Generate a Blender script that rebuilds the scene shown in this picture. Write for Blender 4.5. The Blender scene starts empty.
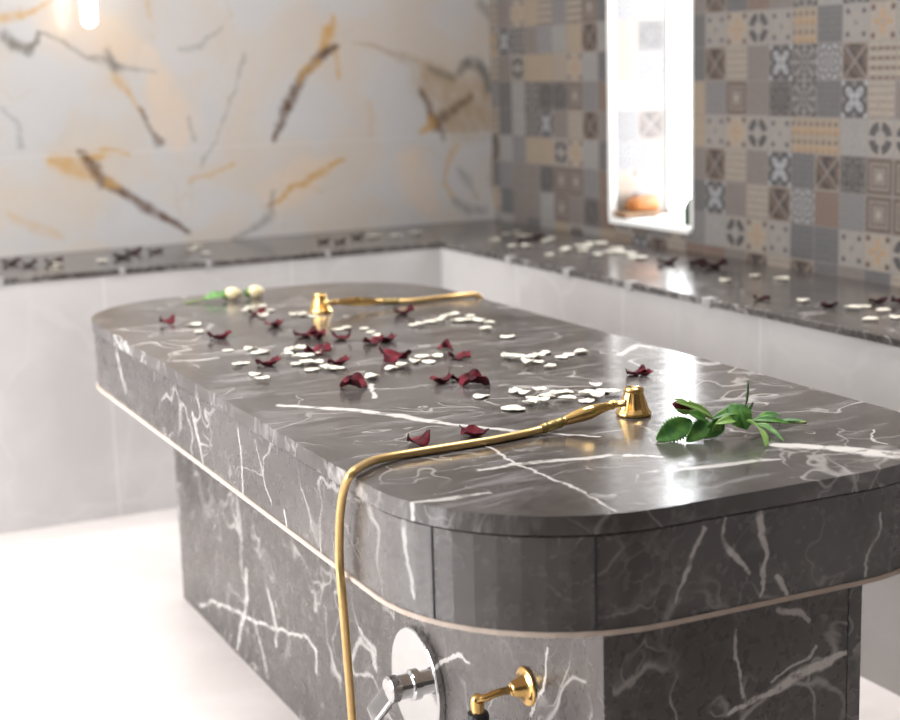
import bpy, bmesh, math, random
import numpy as np
from mathutils import Vector, Matrix, noise
random.seed(7)
S = bpy.context.scene
COL = S.collection

# ------------------------------------------------------------------ camera model
PITCH, ROLL, YAW, FPX, CAMZ = -10.8822, -1.6769, 25.4474, 1540.0, 1.35
def cam_axes():
    a, b, c = (math.radians(v) for v in (YAW, PITCH, ROLL))
    fw = Vector((math.sin(a)*math.cos(b), math.cos(a)*math.cos(b), math.sin(b)))
    r0 = Vector((math.cos(a), -math.sin(a), 0)); u0 = r0.cross(fw)
    return r0*math.cos(c)+u0*math.sin(c), -r0*math.sin(c)+u0*math.cos(c), fw
CR, CU, CF = cam_axes()
def at(px, py, axis, v):
    """world point where the sight line of a photo pixel meets the plane axis = v"""
    d = CR*((px-450)/FPX) - CU*((py-360)/FPX) + CF
    o = Vector((0, 0, CAMZ))
    return o + d*((v-o[axis])/d[axis])

# ------------------------------------------------------------------ measurements (metres)
Y1, Y2 = 4.607, 5.17          # back bench front, back wall
X1, X2 = 2.17, 2.66           # side bench front, mosaic wall
XL, YF = -2.0, -1.3           # left wall, front wall (out of view)
CEIL = 2.75
ZB, TB = 0.77, 0.0175         # bench top height, thickness
SXL, SXR, SYF, SYB = 0.778, 1.683, 1.609, 3.846   # slab
ZT, ZS = 0.7813, 0.6176       # slab top, apron bottom
BXL, BXR, BYF, BYB = 1.006, 1.439, 1.665, 3.776   # pedestal
RC = 0.29

# ------------------------------------------------------------------ node helper
class NT:
    def __init__(s, name, rough=0.5, metal=0.0, **kw):
        s.m = bpy.data.materials.new(name); s.m.use_nodes = True
        s.t = s.m.node_tree; s.b = s.t.nodes['Principled BSDF']
        s.b.inputs['Roughness'].default_value = rough
        s.b.inputs['Metallic'].default_value = metal
        for k, v in kw.items(): s.b.inputs[k.replace('_', ' ')].default_value = v
    def nd(s, typ, **attr):
        n = s.t.nodes.new(typ)
        for k, v in attr.items(): setattr(n, k, v)
        return n
    def put(s, sock, v):
        if v is None: return
        if isinstance(v, bpy.types.NodeSocket): s.t.links.new(v, sock)
        elif hasattr(sock.default_value, '__len__') and len(sock.default_value) == 4 and len(v) == 3: sock.default_value = (*v, 1)
        else: sock.default_value = v
    def m_(s, op, a, b=None, c=None, clamp=False):
        n = s.nd('ShaderNodeMath', operation=op, use_clamp=clamp)
        for i, v in enumerate((a, b, c)):
            if v is not None: s.put(n.inputs[i], v)
        return n.outputs[0]
    def v_(s, op, a, b=None, sc=None):
        n = s.nd('ShaderNodeVectorMath', operation=op)
        s.put(n.inputs[0], a)
        if b is not None: s.put(n.inputs[1], b)
        if sc is not None: s.put(n.inputs['Scale'], sc)
        return n.outputs['Value'] if op in ('DOT_PRODUCT', 'LENGTH', 'DISTANCE') else n.outputs[0]
    def obj(s): return s.nd('ShaderNodeTexCoord').outputs['Object']
    def uv(s): return s.nd('ShaderNodeTexCoord').outputs['UV']
    def sep(s, v):
        n = s.nd('ShaderNodeSeparateXYZ'); s.put(n.inputs[0], v); return n.outputs
    def comb(s, x, y, z):
        n = s.nd('ShaderNodeCombineXYZ')
        for i, v in enumerate((x, y, z)): s.put(n.inputs[i], v)
        return n.outputs[0]
    def noise(s, vec, scale, detail=3, rough=0.55, col=False, dist=0.0):
        n = s.nd('ShaderNodeTexNoise'); s.put(n.inputs['Vector'], vec)
        for k, v in (('Scale', scale), ('Detail', detail), ('Roughness', rough), ('Distortion', dist)): n.inputs[k].default_value = v
        return n.outputs['Color' if col else 'Fac']
    def voro(s, vec, scale, feature='DISTANCE_TO_EDGE'):
        n = s.nd('ShaderNodeTexVoronoi', feature=feature); s.put(n.inputs['Vector'], vec); n.inputs['Scale'].default_value = scale
        return n.outputs['Distance']
    def rng(s, v, a, b, c=0.0, d=1.0, smooth=True):
        n = s.nd('ShaderNodeMapRange', interpolation_type='SMOOTHSTEP' if smooth else 'LINEAR')
        s.put(n.inputs[0], v)
        for i, q in enumerate((a, b, c, d)): s.put(n.inputs[i+1], q)
        return n.outputs[0]
    def mix(s, f, a, b):
        n = s.nd('ShaderNodeMix', data_type='RGBA'); s.put(n.inputs[0], f); s.put(n.inputs[6], a); s.put(n.inputs[7], b)
        return n.outputs[2]
    def warp(s, vec, scale, amt, detail=3):
        c = s.noise(vec, scale, detail, col=True)
        return s.v_('ADD', vec, s.v_('SCALE', s.v_('SUBTRACT', c, (.5, .5, .5)), sc=amt))
    def color(s, c): s.put(s.b.inputs['Base Color'], c); return s
    def rough(s, c): s.put(s.b.inputs['Roughness'], c); return s
    def bump(s, h, strength=0.2, dist=0.002):
        n = s.nd('ShaderNodeBump'); n.inputs['Strength'].default_value = strength; n.inputs['Distance'].default_value = dist
        s.put(n.inputs['Height'], h); s.put(s.b.inputs['Normal'], n.outputs[0]); return s
    def stroke(s, p, pts, ws):
        """min over the segments of distance / half width; p and pts are flattened to one plane"""
        best = None
        for i in range(len(pts)-1):
            a, b = Vector(pts[i]), Vector(pts[i+1]); ab = b-a; L = max(ab.length_squared, 1e-9)
            pa = s.v_('SUBTRACT', p, tuple(a))
            t = s.m_('MULTIPLY', s.v_('DOT_PRODUCT', pa, tuple(ab)), 1/L, clamp=True)
            q = s.v_('SUBTRACT', pa, s.v_('SCALE', tuple(ab), sc=t))
            w = s.m_('MULTIPLY_ADD', t, ws[i+1]-ws[i], ws[i])
            d = s.m_('DIVIDE', s.v_('LENGTH', q), w)
            best = d if best is None else s.m_('MINIMUM', best, d)
        return best

# ------------------------------------------------------------------ object helpers
def link(name, me, mat=None, parent=None, loc=(0, 0, 0), smooth=False):
    o = bpy.data.objects.new(name, me); COL.objects.link(o); o.location = loc
    if mat is not None and me is not None:
        for m in (mat if isinstance(mat, (list, tuple)) else [mat]): me.materials.append(m.m if isinstance(m, NT) else m)
    if parent is not None: o.parent = parent
    if smooth and me is not None:
        for p in me.polygons: p.use_smooth = True
    return o
def mesh(bm, name='mesh'):
    bmesh.ops.recalc_face_normals(bm, faces=bm.faces)
    me = bpy.data.meshes.new(name); bm.to_mesh(me); bm.free(); return me
def empty(name, loc, rz=0.0):
    o = bpy.data.objects.new(name, None); COL.objects.link(o); o.location = loc; o.rotation_euler = (0, 0, rz); o.empty_display_size = .05
    return o
def tag(o, label=None, cat=None, group=None, kind=None):
    for k, v in (('label', label), ('category', cat), ('group', group), ('kind', kind)):
        if v: o[k] = v
    return o
def box(bm, x0, x1, y0, y1, z0, z1, bev=0.0):
    g = bmesh.ops.create_cube(bm, size=1.0, matrix=Matrix.Translation(((x0+x1)/2, (y0+y1)/2, (z0+z1)/2)) @ Matrix.Diagonal((x1-x0, y1-y0, z1-z0, 1)))
    if bev:
        es = list({e for v in g['verts'] for e in v.link_edges})
        bmesh.ops.bevel(bm, geom=es, offset=bev, segments=2, affect='EDGES', profile=.5)
    return bm
def boxmesh(*a, bev=0.0): return mesh(box(bmesh.new(), *a, bev=bev))
def spline(pts, n=10):
    P = [Vector(p) for p in pts]; P = [P[0]*2-P[1]] + P + [P[-1]*2-P[-2]]; out = []
    for i in range(1, len(P)-2):
        for k in range(n):
            t = k/n; a, b, c, d = P[i-1:i+3]
            out.append(.5*((2*b)+(c-a)*t+(2*a-5*b+4*c-d)*t*t+(3*b-a-3*c+d)*t**3))
    out.append(P[-2]); return out
def sweep(bm, pts, rad, seg=14, cap=True):
    """round tube along pts; rad a number or one per point"""
    P = [Vector(p) for p in pts]; n = len(P)
    R = rad if hasattr(rad, '__len__') else [rad]*n
    T = [(P[min(i+1, n-1)]-P[max(i-1, 0)]).normalized() for i in range(n)]
    up = Vector((0, 0, 1)) if abs(T[0].z) < .9 else Vector((1, 0, 0))
    N = (up - T[0]*up.dot(T[0])).normalized(); rings = []
    for i in range(n):
        N = (N - T[i]*N.dot(T[i])).normalized(); B = T[i].cross(N)
        rings.append([bm.verts.new(P[i]+(N*math.cos(2*math.pi*k/seg)+B*math.sin(2*math.pi*k/seg))*R[i]) for k in range(seg)])
    for i in range(n-1):
        for k in range(seg): bm.faces.new((rings[i][k], rings[i][(k+1) % seg], rings[i+1][(k+1) % seg], rings[i+1][k]))
    if cap: bm.faces.new(rings[0]); bm.faces.new(rings[-1][::-1])
    return bm
def lathe(bm, prof, seg=32, mtx=None, flute=None):
    """prof: (r, z) list turned about Z; flute(z, angle) scales the radius"""
    rings = []
    for r, z in prof:
        ring = []
        for k in range(seg):
            a = 2*math.pi*k/seg; rr = r*(flute(z, a) if flute else 1)
            v = Vector((rr*math.cos(a), rr*math.sin(a), z)); ring.append(bm.verts.new(mtx @ v if mtx else v))
        rings.append(ring)
    for i in range(len(rings)-1):
        for k in range(seg): bm.faces.new((rings[i][k], rings[i][(k+1) % seg], rings[i+1][(k+1) % seg], rings[i+1][k]))
    bm.faces.new(rings[0]); bm.faces.new(rings[-1][::-1])
    return bm
def frame_to(z_dir, loc, x_hint=(0, 0, 1)):
    z = Vector(z_dir).normalized(); h = Vector(x_hint)
    if abs(h.dot(z)) > .95: h = Vector((1, 0, 0))
    x = (h - z*h.dot(z)).normalized(); y = z.cross(x)
    m = Matrix((x, y, z)).transposed().to_4x4(); m.translation = loc; return m

# ------------------------------------------------------------------ materials
def dark_marble(name, strokes=(), origin=(0, 0, 0), seed=0.0, streak=False, rough=.2, veins=1.0, spec=.95):
    m = NT(name, rough=rough)
    o = m.obj(); p = m.v_('ADD', o, (seed, seed*1.7, seed*.6))
    w = m.warp(m.warp(p, 2.2, .35), 9, .07)
    base = m.mix(m.rng(m.noise(w, 3.0, 5), .35, .68), (.042, .036, .033), (.082, .073, .069))
    base = m.mix(m.rng(m.noise(p, 26, 4), .52, .75, 0, .5), base, (.12, .108, .102))
    if streak:
        st = m.noise(m.v_('MULTIPLY', m.warp(p, 3, .12), (2.5, 15, 4)), 2.2, 5, .6)
        base = m.mix(m.rng(st, .50, .72, 0, .6), base, (.26, .245, .25))
    def ridge(vec, scale, wd, det=3): return m.rng(m.m_('ABSOLUTE', m.m_('SUBTRACT', m.noise(vec, scale, det, .5), .5)), 0, wd, 1, 0)
    w1_ = m.warp(m.warp(p, 2.2, .3), 11, .03)
    k1 = m.m_('MULTIPLY', ridge(w1_, 2.6, .010), m.rng(m.noise(p, 2.9, 2), .45, .60))
    k1 = m.m_('MAXIMUM', k1, m.m_('MULTIPLY', ridge(m.v_('ADD', w1_, (7, 3, 1)), 3.8, .009), m.rng(m.noise(m.v_('ADD', p, (5, 5, 5)), 3.4, 2), .47, .62, 0, .9)))
    w2 = m.warp(m.v_('ADD', p, (3.1, 1.2, .4)), 6, .2)
    k2 = m.rng(m.voro(w2, 9.0), 0, .018, 1, 0); k2 = m.m_('MULTIPLY', k2, m.rng(m.noise(p, 6.1, 2), .54, .70, 0, .55))
    k2 = m.m_('MAXIMUM', k2, m.m_('MULTIPLY', ridge(w2, 6.5, .014, 2), m.rng(m.noise(p, 7.7, 2), .5, .66, 0, .7)))
    k3 = m.rng(m.voro(m.warp(p, 14, .12), 24), 0, .05, 1, 0); k3 = m.m_('MULTIPLY', k3, m.rng(m.noise(p, 9, 2), .55, .72, 0, .4))
    vein = m.m_('MULTIPLY', m.m_('MAXIMUM', m.m_('MAXIMUM', k1, k2), k3), veins)
    if strokes:
        q = m.warp(m.warp(o, 16, .03), 60, .008)
        for ax, pts, ws, amt in strokes:
            keep = [1, 1, 1]; keep[ax] = 0
            pr = [tuple((Vector(a)-Vector(origin))*Vector(keep)) if False else tuple((a[i]-origin[i])*keep[i] for i in range(3)) for a in pts]
            d = m.stroke(m.v_('MULTIPLY', q, tuple(keep)), pr, ws)
            sv = m.rng(d, .35, 1.0, amt, 0)
            sv = m.m_('MULTIPLY', sv, m.rng(m.noise(o, 34, 3), .34, .46, .35, 1))
            vein = m.m_('MAXIMUM', vein, sv)
    c = m.mix(vein, base, (.66, .63, .60))
    m.color(c)
    m.rough(m.rng(m.noise(p, 40, 3), .3, .75, rough*.75, rough*1.4, False)); m.b.inputs['Specular IOR Level'].default_value = spec
    return m

def plain(name, col, rough=.5, metal=0.0, **kw):
    m = NT(name, rough=rough, metal=metal, **kw); m.color(col); return m
def mottled(name, c1, c2, scale, rough=.5, **kw):
    m = NT(name, rough=rough, **kw); m.color(m.mix(m.noise(m.obj(), scale, 4), c1, c2)); return m

M_brass = NT('brass', rough=.2, metal=1.0)
M_brass.color(M_brass.mix(M_brass.noise(M_brass.obj(), 22, 2), (.83, .56, .22), (.76, .49, .17)))
M_brass.rough(M_brass.rng(M_brass.noise(M_brass.obj(), 30, 2), .3, .7, .14, .22))
M_hose = NT('brass_hose', rough=.35, metal=.85)
M_hose.color(M_hose.mix(M_hose.noise(M_hose.obj(), 70, 3), (.74, .52, .24), (.58, .38, .15)))
M_agedbrass = mottled('aged_brass', (.20, .17, .07), (.42, .28, .10), 120, .35, metal=.8)
M_chrome = NT('chrome', rough=.06, metal=1.0); M_chrome.color(M_chrome.mix(M_chrome.noise(M_chrome.obj(), 30, 2), (.66, .67, .67), (.60, .61, .62)))
M_rubber = mottled('black_rubber', (.012, .012, .018), (.03, .03, .036), 50, .35)
M_grout = mottled('beige_grout', (.42, .34, .28), (.62, .52, .44), 60, .9)
M_white = mottled('white_paint', (.78, .77, .74), (.84, .83, .80), 8, .45)
M_pale = mottled('pale_edge', (.26, .25, .245), (.34, .33, .32), 30, .6)
M_plaster = mottled('plaster', (.74, .72, .70), (.80, .78, .76), 4, .8)
M_darkwall = mottled('dark_plaster', (.10, .085, .075), (.15, .13, .115), 3, .7)
M_petal = NT('white_petal', rough=.55); M_petal.color(M_petal.mix(M_petal.noise(M_petal.obj(), 70, 3), (.68, .65, .57), (.52, .48, .39)))
M_red = NT('red_petal', rough=.75, Specular_IOR_Level=.2); M_red.color(M_red.mix(M_red.rng(M_red.noise(M_red.obj(), 60, 3), .35, .7), (.030, .003, .006), (.125, .007, .015)))
M_red_shade = NT('shaded_red_petal', rough=.8, Specular_IOR_Level=.15); M_red_shade.color(M_red_shade.mix(M_red_shade.noise(M_red_shade.obj(), 60, 3), (.012, .004, .005), (.035, .007, .010)))  # red petal colour darkened to carry the dim light on the bench
M_cream = NT('cream_bud', rough=.5); M_cream.color(M_cream.mix(M_cream.rng(M_cream.noise(M_cream.obj(), 55, 2), .4, .62), (.74, .66, .38), (.72, .54, .38)))
M_leaf = NT('rose_leaf', rough=.5); M_leaf.color(M_leaf.mix(M_leaf.rng(M_leaf.noise(M_leaf.obj(), 55, 3), .35, .7), (.032, .125, .022), (.11, .27, .045)))
M_leafpale = NT('young_leaf', rough=.42); M_leafpale.color(M_leafpale.mix(M_leafpale.noise(M_leafpale.obj(), 45, 3), (.16, .34, .06), (.28, .44, .12)))
M_stem = NT('rose_stem', rough=.45); M_stem.color(M_stem.mix(M_stem.noise(M_stem.obj(), 40, 2), (.14, .24, .06), (.32, .34, .14)))
M_soap = NT('amber_soap', rough=.4); M_soap.color(M_soap.mix(M_soap.noise(M_soap.obj(), 25, 3), (.30, .09, .014), (.40, .15, .03)))
M_wood = NT('brown_wood', rough=.5)
_g = M_wood.noise(M_wood.v_('MULTIPLY', M_wood.obj(), (1, 9, 9)), 12, 4); M_wood.color(M_wood.mix(_g, (.14, .075, .035), (.28, .16, .08)))
M_glass = NT('window_glass')       # thin clear pane: straight-through light plus a Fresnel mirror
_t = M_glass.t; _tr = _t.nodes.new('ShaderNodeBsdfTransparent'); _gl = _t.nodes.new('ShaderNodeBsdfGlossy'); _gl.inputs['Roughness'].default_value = .02
_lw = _t.nodes.new('ShaderNodeLayerWeight'); _pw = _t.nodes.new('ShaderNodeMath'); _pw.operation = 'POWER'; _pw.inputs[1].default_value = 5.0
_fr = _t.nodes.new('ShaderNodeMath'); _fr.operation = 'MULTIPLY_ADD'; _fr.inputs[1].default_value = .9; _fr.inputs[2].default_value = .04
_t.links.new(_lw.outputs['Facing'], _pw.inputs[0]); _t.links.new(_pw.outputs[0], _fr.inputs[0]); _mx = _t.nodes.new('ShaderNodeMixShader')
_t.links.new(_fr.outputs[0], _mx.inputs[0]); _t.links.new(_tr.outputs[0], _mx.inputs[1]); _t.links.new(_gl.outputs[0], _mx.inputs[2])
_t.links.new(_mx.outputs[0], _t.nodes['Material Output'].inputs['Surface'])
M_bottlegreen = mottled('green_glaze', (.012, .03, .012), (.03, .05, .02), 40, .2)

def white_tile(name, horiz, x_off, z_joint, pitch):
    """large off-white glazed tiles; horiz = axis the vertical joints step along"""
    m = NT(name, rough=.16)
    o = m.obj(); x = m.sep(o)
    n = m.noise(m.warp(o, 2.5, .3), 2.2, 5)
    c = m.mix(m.rng(n, .38, .66), (.47, .45, .44), (.41, .39, .38))
    c = m.mix(m.rng(m.voro(m.warp(o, 3, .3), 2.3), 0, .03, .35, 0), c, (.50, .485, .475))
    f = m.m_('ABSOLUTE', m.m_('SUBTRACT', m.m_('FRACT', m.m_('DIVIDE', m.m_('SUBTRACT', x[horiz], x_off), pitch)), .5))
    j = m.m_('GREATER_THAN', f, .5-.0022/pitch)
    c = m.mix(m.m_('MULTIPLY', j, .75), c, (.58, .57, .555))
    m.color(c); m.bump(m.m_('MULTIPLY', j, -1), .3, .001); return m

# --- floor
Mf = NT('floor_tile', rough=.32)
o = Mf.obj(); n = Mf.noise(Mf.warp(o, 1.6, .4), 2.1, 5)
c = Mf.mix(Mf.rng(n, .35, .68), (.62, .575, .555), (.54, .49, .475))
c = Mf.mix(Mf.rng(Mf.noise(o, 14, 4), .5, .72, 0, .35), c, (.66, .63, .615))
Mf.color(c)

# --- veined wall marble (back wall): strokes measured on the photo, laid on the wall plane
WALLO = Vector((.3, Y2, 0))
def wp(px, py):
    q = at(px, py, 1, Y2) - WALLO; return (q.x, 0, q.z)
PXM = 1/285.0
Mw = NT('veined_wall_marble', rough=.17, Specular_IOR_Level=.5)
o = Mw.obj(); p2 = Mw.v_('MULTIPLY', o, (1, 0, 1))
pw = Mw.warp(Mw.warp(p2, 7, .045), 26, .014)
flat = Mw.v_('MULTIPLY', pw, (1, 0, 1))
cl = Mw.noise(Mw.warp(o, 2.4, .4), 2.6, 5)
c = Mw.mix(Mw.rng(cl, .40, .62, 0, .85), (.50, .488, .484), (.53, .46, .39))
c = Mw.mix(Mw.rng(Mw.noise(Mw.v_('ADD', o, (3, 0, 5)), 3.5, 5), .56, .72, 0, .4), c, (.44, .42, .40))
th = Mw.rng(Mw.voro(Mw.warp(o, 3, .5), 3.2), 0, .012, 1, 0)
c = Mw.mix(Mw.m_('MULTIPLY', th, Mw.rng(Mw.noise(o, 4, 3), .5, .65, 0, .55)), c, (.45, .32, .17))
GOLD, BRN, GRY, PEACH, TAN = (.50, .30, .10), (.125, .075, .048), (.20, .185, .165), (.68, .50, .34), (.37, .27, .17)
STK = [
 (TAN, .75, [(430, 82), (462, 98), (490, 92)], [18, 26, 16], .7), (TAN, .75, [(432, 122), (470, 120), (492, 120)], [8, 20, 12], .7),
 (PEACH, .5, [(160, 85), (170, 120), (175, 140)], [14, 22, 12], .6), (PEACH, .45, [(275, 195), (310, 175), (330, 165)], [16, 16, 8], .6),
 (PEACH, .5, [(60, 20), (110, 40), (150, 60)], [20, 20, 10], .6), (PEACH, .5, [(410, 160), (420, 190), (425, 205)], [14, 18, 12], .6),
 (GOLD, .85, [(55, 160), (72, 166), (92, 172)], [5, 10, 7], .8), (GOLD, .9, [(85, 156), (105, 154), (126, 152)], [5, 4, 2], .7),
 (BRN, 1, [(83, 153), (92, 166), (100, 180)], [4, 5.5, 5], .7), (BRN, .95, [(100, 178), (122, 193), (145, 208), (165, 219), (187, 229)], [4, 4, 5, 4, 3.5], .7),
 (GOLD, .8, [(104, 180), (118, 187)], [5, 2], .8),
 (GOLD, .95, [(334, 18), (328, 32), (322, 45)], [3, 8, 6], .8), (GOLD, .8, [(336, 45), (340, 64), (341, 82)], [4, 3, 2], .8),
 (BRN, 1, [(337, 45), (322, 54), (308, 70), (297, 88), (283, 108), (271, 141)], [4, 6, 4, 4.5, 5, 2.5], .7), (GOLD, .7, [(318, 62), (306, 70), (300, 82)], [5, 6, 3], .8),
 (GOLD, .85, [(343, 161), (325, 173), (300, 184), (278, 198), (262, 207)], [3.5, 5, 3, 2, 1], .7), (GRY, .6, [(275, 190), (270, 210), (262, 225), (235, 240)], [2, 5, 4, 3], .8),
 (GOLD, .75, [(118, 80), (132, 100), (140, 112)], [6, 3, 2], .8), (BRN, .75, [(140, 110), (150, 132), (157, 145)], [2, 3.5, 4.5], .7),
 (GRY, 1, [(2, 37), (14, 47), (28, 50), (35, 42), (36, 32)], [5, 5, 5, 3, 2], .7), (GOLD, .7, [(0, 22), (22, 14), (50, 0)], [4, 3, 2], .7),
 (GRY, .65, [(36, 32), (66, 42), (92, 57), (112, 63), (118, 70)], [1.5, 2.5, 2, 4, 4], .8), (GRY, .55, [(112, 63), (138, 70), (156, 73)], [3, 2, 2], .8), (GRY, .7, [(110, 52), (116, 68)], [3, 4], .8),
 (GRY, .5, [(242, 55), (236, 85), (224, 110), (215, 140), (200, 165)], [2, 1.6, 1.5, 1.5, 2], .8), (GOLD, .6, [(190, 180), (212, 174), (236, 166)], [2.5, 3, 1.5], .7),
 (GRY, .5, [(185, 112), (190, 140)], [2, 2.5], .8), (GOLD, .4, [(8, 215), (30, 226), (60, 238)], [3, 5, 4], .8), (GRY, .45, [(4, 112), (14, 122), (21, 150)], [3, 2.5, 3], .8),
 (GOLD, .5, [(148, 0), (152, 18)], [3, 1], .8), (GRY, .45, [(180, 53), (200, 46), (222, 30)], [2, 3, 1.5], .8),
 (TAN, .7, [(355, 42), (376, 46), (400, 55), (432, 72), (455, 80)], [2, 2.5, 4, 5, 4], .8),
 (BRN, .8, [(422, 92), (430, 120), (441, 134)], [3, 5, 4], .7), (BRN, .75, [(432, 126), (450, 110), (471, 97)], [5, 4, 4], .7), (GOLD, .8, [(420, 132), (428, 124)], [4, 6], .7),
 (GRY, 1, [(458, 72), (466, 62), (476, 64), (485, 74), (488, 90)], [4, 6, 6.5, 6, 4], .7), (GRY, .7, [(430, 70), (452, 78)], [4, 4], .8),
 (GOLD, .6, [(455, 146), (448, 165), (445, 182), (453, 196)], [5, 3, 4, 3], .7), (GRY, .6, [(456, 200), (470, 210), (484, 210)], [4, 5, 4], .8), (TAN, .6, [(494, 150), (493, 172), (497, 200)], [3, 5, 4], .8),
 (GRY, .6, [(478, 2), (488, 12), (496, 22)], [4, 4, 3], .8), (GOLD, .35, [(368, 100), (372, 118), (370, 132)], [3, 4, 3], .8), (GRY, .45, [(460, 170), (470, 182), (478, 200)], [3, 4, 2], .8)]
ve = Mw.nd('ShaderNodeVertexColor', layer_name='vein')
c = Mw.mix(ve.outputs['Alpha'], c, ve.outputs['Color'])
# horizontal tile joint
zj = (at(460, 135, 1, Y2)).z
jx = Mw.sep(o)
c = Mw.mix(Mw.m_('LESS_THAN', Mw.m_('ABSOLUTE', Mw.m_('SUBTRACT', jx[2], zj)), .0016), c, (.58, .55, .52))
Mw.color(c)

# --- patchwork cement tiles: one material per printed pattern, drawn on each tile's own UV square
def patmat(kind):
    m = NT('patchwork_'+kind, rough=.26)
    u = m.uv(); x, y, _ = m.sep(u); o = m.obj()
    cx = m.m_('SUBTRACT', x, .5); cy = m.m_('SUBTRACT', y, .5)
    ax = m.m_('ABSOLUTE', cx); ay = m.m_('ABSOLUTE', cy)
    r = m.m_('SQRT', m.m_('ADD', m.m_('MULTIPLY', cx, cx), m.m_('MULTIPLY', cy, cy)))
    mx = m.m_('MAXIMUM', ax, ay); sm = m.m_('ADD', ax, ay)
    ang = m.m_('ARCTAN2', cy, cx)
    def rose(k, ph=0.0): return m.m_('COSINE', m.m_('MULTIPLY_ADD', ang, k, ph))
    def band(v, c0, w): return m.rng(m.m_('ABSOLUTE', m.m_('SUBTRACT', v, c0)), w*.6, w, 1, 0)
    def spot(px, py, rr):
        d = m.m_('SQRT', m.m_('ADD', m.m_('POWER', m.m_('SUBTRACT', ax, px), 2), m.m_('POWER', m.m_('SUBTRACT', ay, py), 2)))
        return m.rng(d, rr*.7, rr, 1, 0)
    def wave(v, k): return m.rng(m.m_('SINE', m.m_('MULTIPLY', v, k*2*math.pi)), .0, .5)
    mo = m.noise(o, 60, 4)
    GL, GM, GD, TP, BG, BE, OR, BL, DK, BW = (.25, .225, .205), (.145, .135, .13), (.06, .058, .06), (.185, .155, .135), (.29, .24, .19), (.26, .205, .15), (.33, .20, .095), (.29, .29, .305), (.038, .03, .027), (.10, .064, .048)
    if kind == 'ring':
        c = m.mix(band(r, .32, .15), GL, GD); c = m.mix(m.rng(rose(4), .55, .9), c, GL)
        c = m.mix(band(r, .47, .03), c, BG); c = m.mix(spot(0, 0, .09), c, BG)
    elif kind == 'star':
        c = m.mix(m.rng(m.m_('SUBTRACT', r, m.m_('MULTIPLY_ADD', rose(4, math.pi), .14, .30)), -.03, .03, 1, 0), GD, BL)
        c = m.mix(spot(.22, 0, .07), c, GD); c = m.mix(spot(0, .22, .07), c, GD); c = m.mix(spot(.2, .2, .05), c, GM); c = m.mix(spot(.42, 0, .1), c, GM); c = m.mix(spot(0, .42, .1), c, GM); c = m.mix(spot(.46, .46, .13), c, BL); c = m.mix(spot(0, 0, .07), c, GM)
    elif kind == 'flower':
        c = m.mix(m.rng(m.m_('SUBTRACT', r, m.m_('MULTIPLY_ADD', rose(4), .12, .22)), -.02, .02, 1, 0), BG, OR)
        c = m.mix(spot(.36, .36, .1), c, BW); c = m.mix(spot(0, 0, .08), c, GL); c = m.mix(spot(.12, .0, .05), c, BE)
    elif kind == 'grid':
        c = m.mix(m.m_('MULTIPLY', wave(x, 4), wave(y, 4)), BE, BW); c = m.mix(m.m_('MULTIPLY', wave(y, 2), .6), c, OR)
    elif kind == 'bars':
        c = m.mix(m.m_('MULTIPLY', wave(y, 4), .85), BG, BW); c = m.mix(m.m_('MULTIPLY', wave(x, 4), .5), c, BG)
    elif kind == 'stripes':
        c = m.mix(m.m_('MULTIPLY', wave(y, 5), .6), BG, TP); c = m.mix(m.m_('MULTIPLY', wave(x, 3), .3), c, BE)
    elif kind == 'leafprint':
        s_ = m.m_('SUBTRACT', m.noise(m.v_('MULTIPLY', u, (1, 1, 0)), 3.2, 2), .5)
        c = m.mix(m.rng(s_, -.06, .06), BW, DK); c = m.mix(band(m.m_('SUBTRACT', ax, ay), 0, .06), c, TP); c = m.mix(m.rng(mx, .44, .47), c, BE)
    elif kind == 'damask':
        c = m.mix(m.rng(m.m_('SINE', m.m_('MULTIPLY', m.m_('MULTIPLY', rose(8), r), 16)), -.1, .3), DK, GM); c = m.mix(band(sm, .38, .06), c, GD)
    elif kind == 'frame':
        c = m.mix(m.rng(mx, .36, .38), TP, BW); c = m.mix(band(mx, .26, .03), c, BW); c = m.mix(spot(0, 0, .13), c, BG); c = m.mix(m.rng(mx, .455, .47), c, TP)
    elif kind == 'dots':
        c = m.mix(spot(0, 0, .07), GL, GM); c = m.mix(spot(.3, .3, .085), c, GD); c = m.mix(band(r, .22, .025), c, BG)
    elif kind == 'medallion':
        c = m.mix(m.rng(m.m_('SINE', m.m_('MULTIPLY', r, 40)), -.2, .4), GD, GM); c = m.mix(m.rng(rose(8), .2, .8, 0, .7), c, GL); c = m.mix(spot(.46, .46, .14), c, DK)
    elif kind == 'lace':
        c = m.mix(m.rng(m.m_('MULTIPLY', rose(6), m.m_('SINE', m.m_('MULTIPLY', r, 30))), .1, .5), GM, BL)
    elif kind == 'bluegrey':
        c = m.mix(m.m_('MULTIPLY', wave(m.m_('ADD', x, y), 5), wave(m.m_('SUBTRACT', x, y), 5)), GM, (.24, .245, .26))
    elif kind == 'dark': c = m.mix(m.rng(m.m_('MULTIPLY', wave(x, 6), wave(y, 6)), 0, 1, 0, .6), (.10, .098, .10), (.15, .145, .145))
    elif kind == 'brown': c = m.mix(mo, (.185, .115, .085), (.13, .09, .07))
    elif kind == 'tan': c = m.mix(mo, BE, (.30, .22, .14))
    elif kind == 'light': c = m.mix(mo, (.27, .255, .24), (.21, .20, .19))
    else: c = m.mix(mo, TP, (.15, .125, .115))
    mo2 = m.noise(o, 130, 3)
    c = m.mix(m.rng(mo, .3, .75, 0, .35), c, m.mix(.5, c, TP)); c = m.mix(m.rng(mo2, .55, .75, 0, .5), c, GD); c = m.mix(m.rng(mo2, .42, .25, 0, .35), c, GL)
    c = m.mix(m.rng(mx, .482, .49), c, (.20, .18, .165))
    hs = m.nd('ShaderNodeHueSaturation'); hs.inputs['Saturation'].default_value = .88; hs.inputs['Value'].default_value = .84; m.put(hs.inputs['Color'], c)
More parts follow.
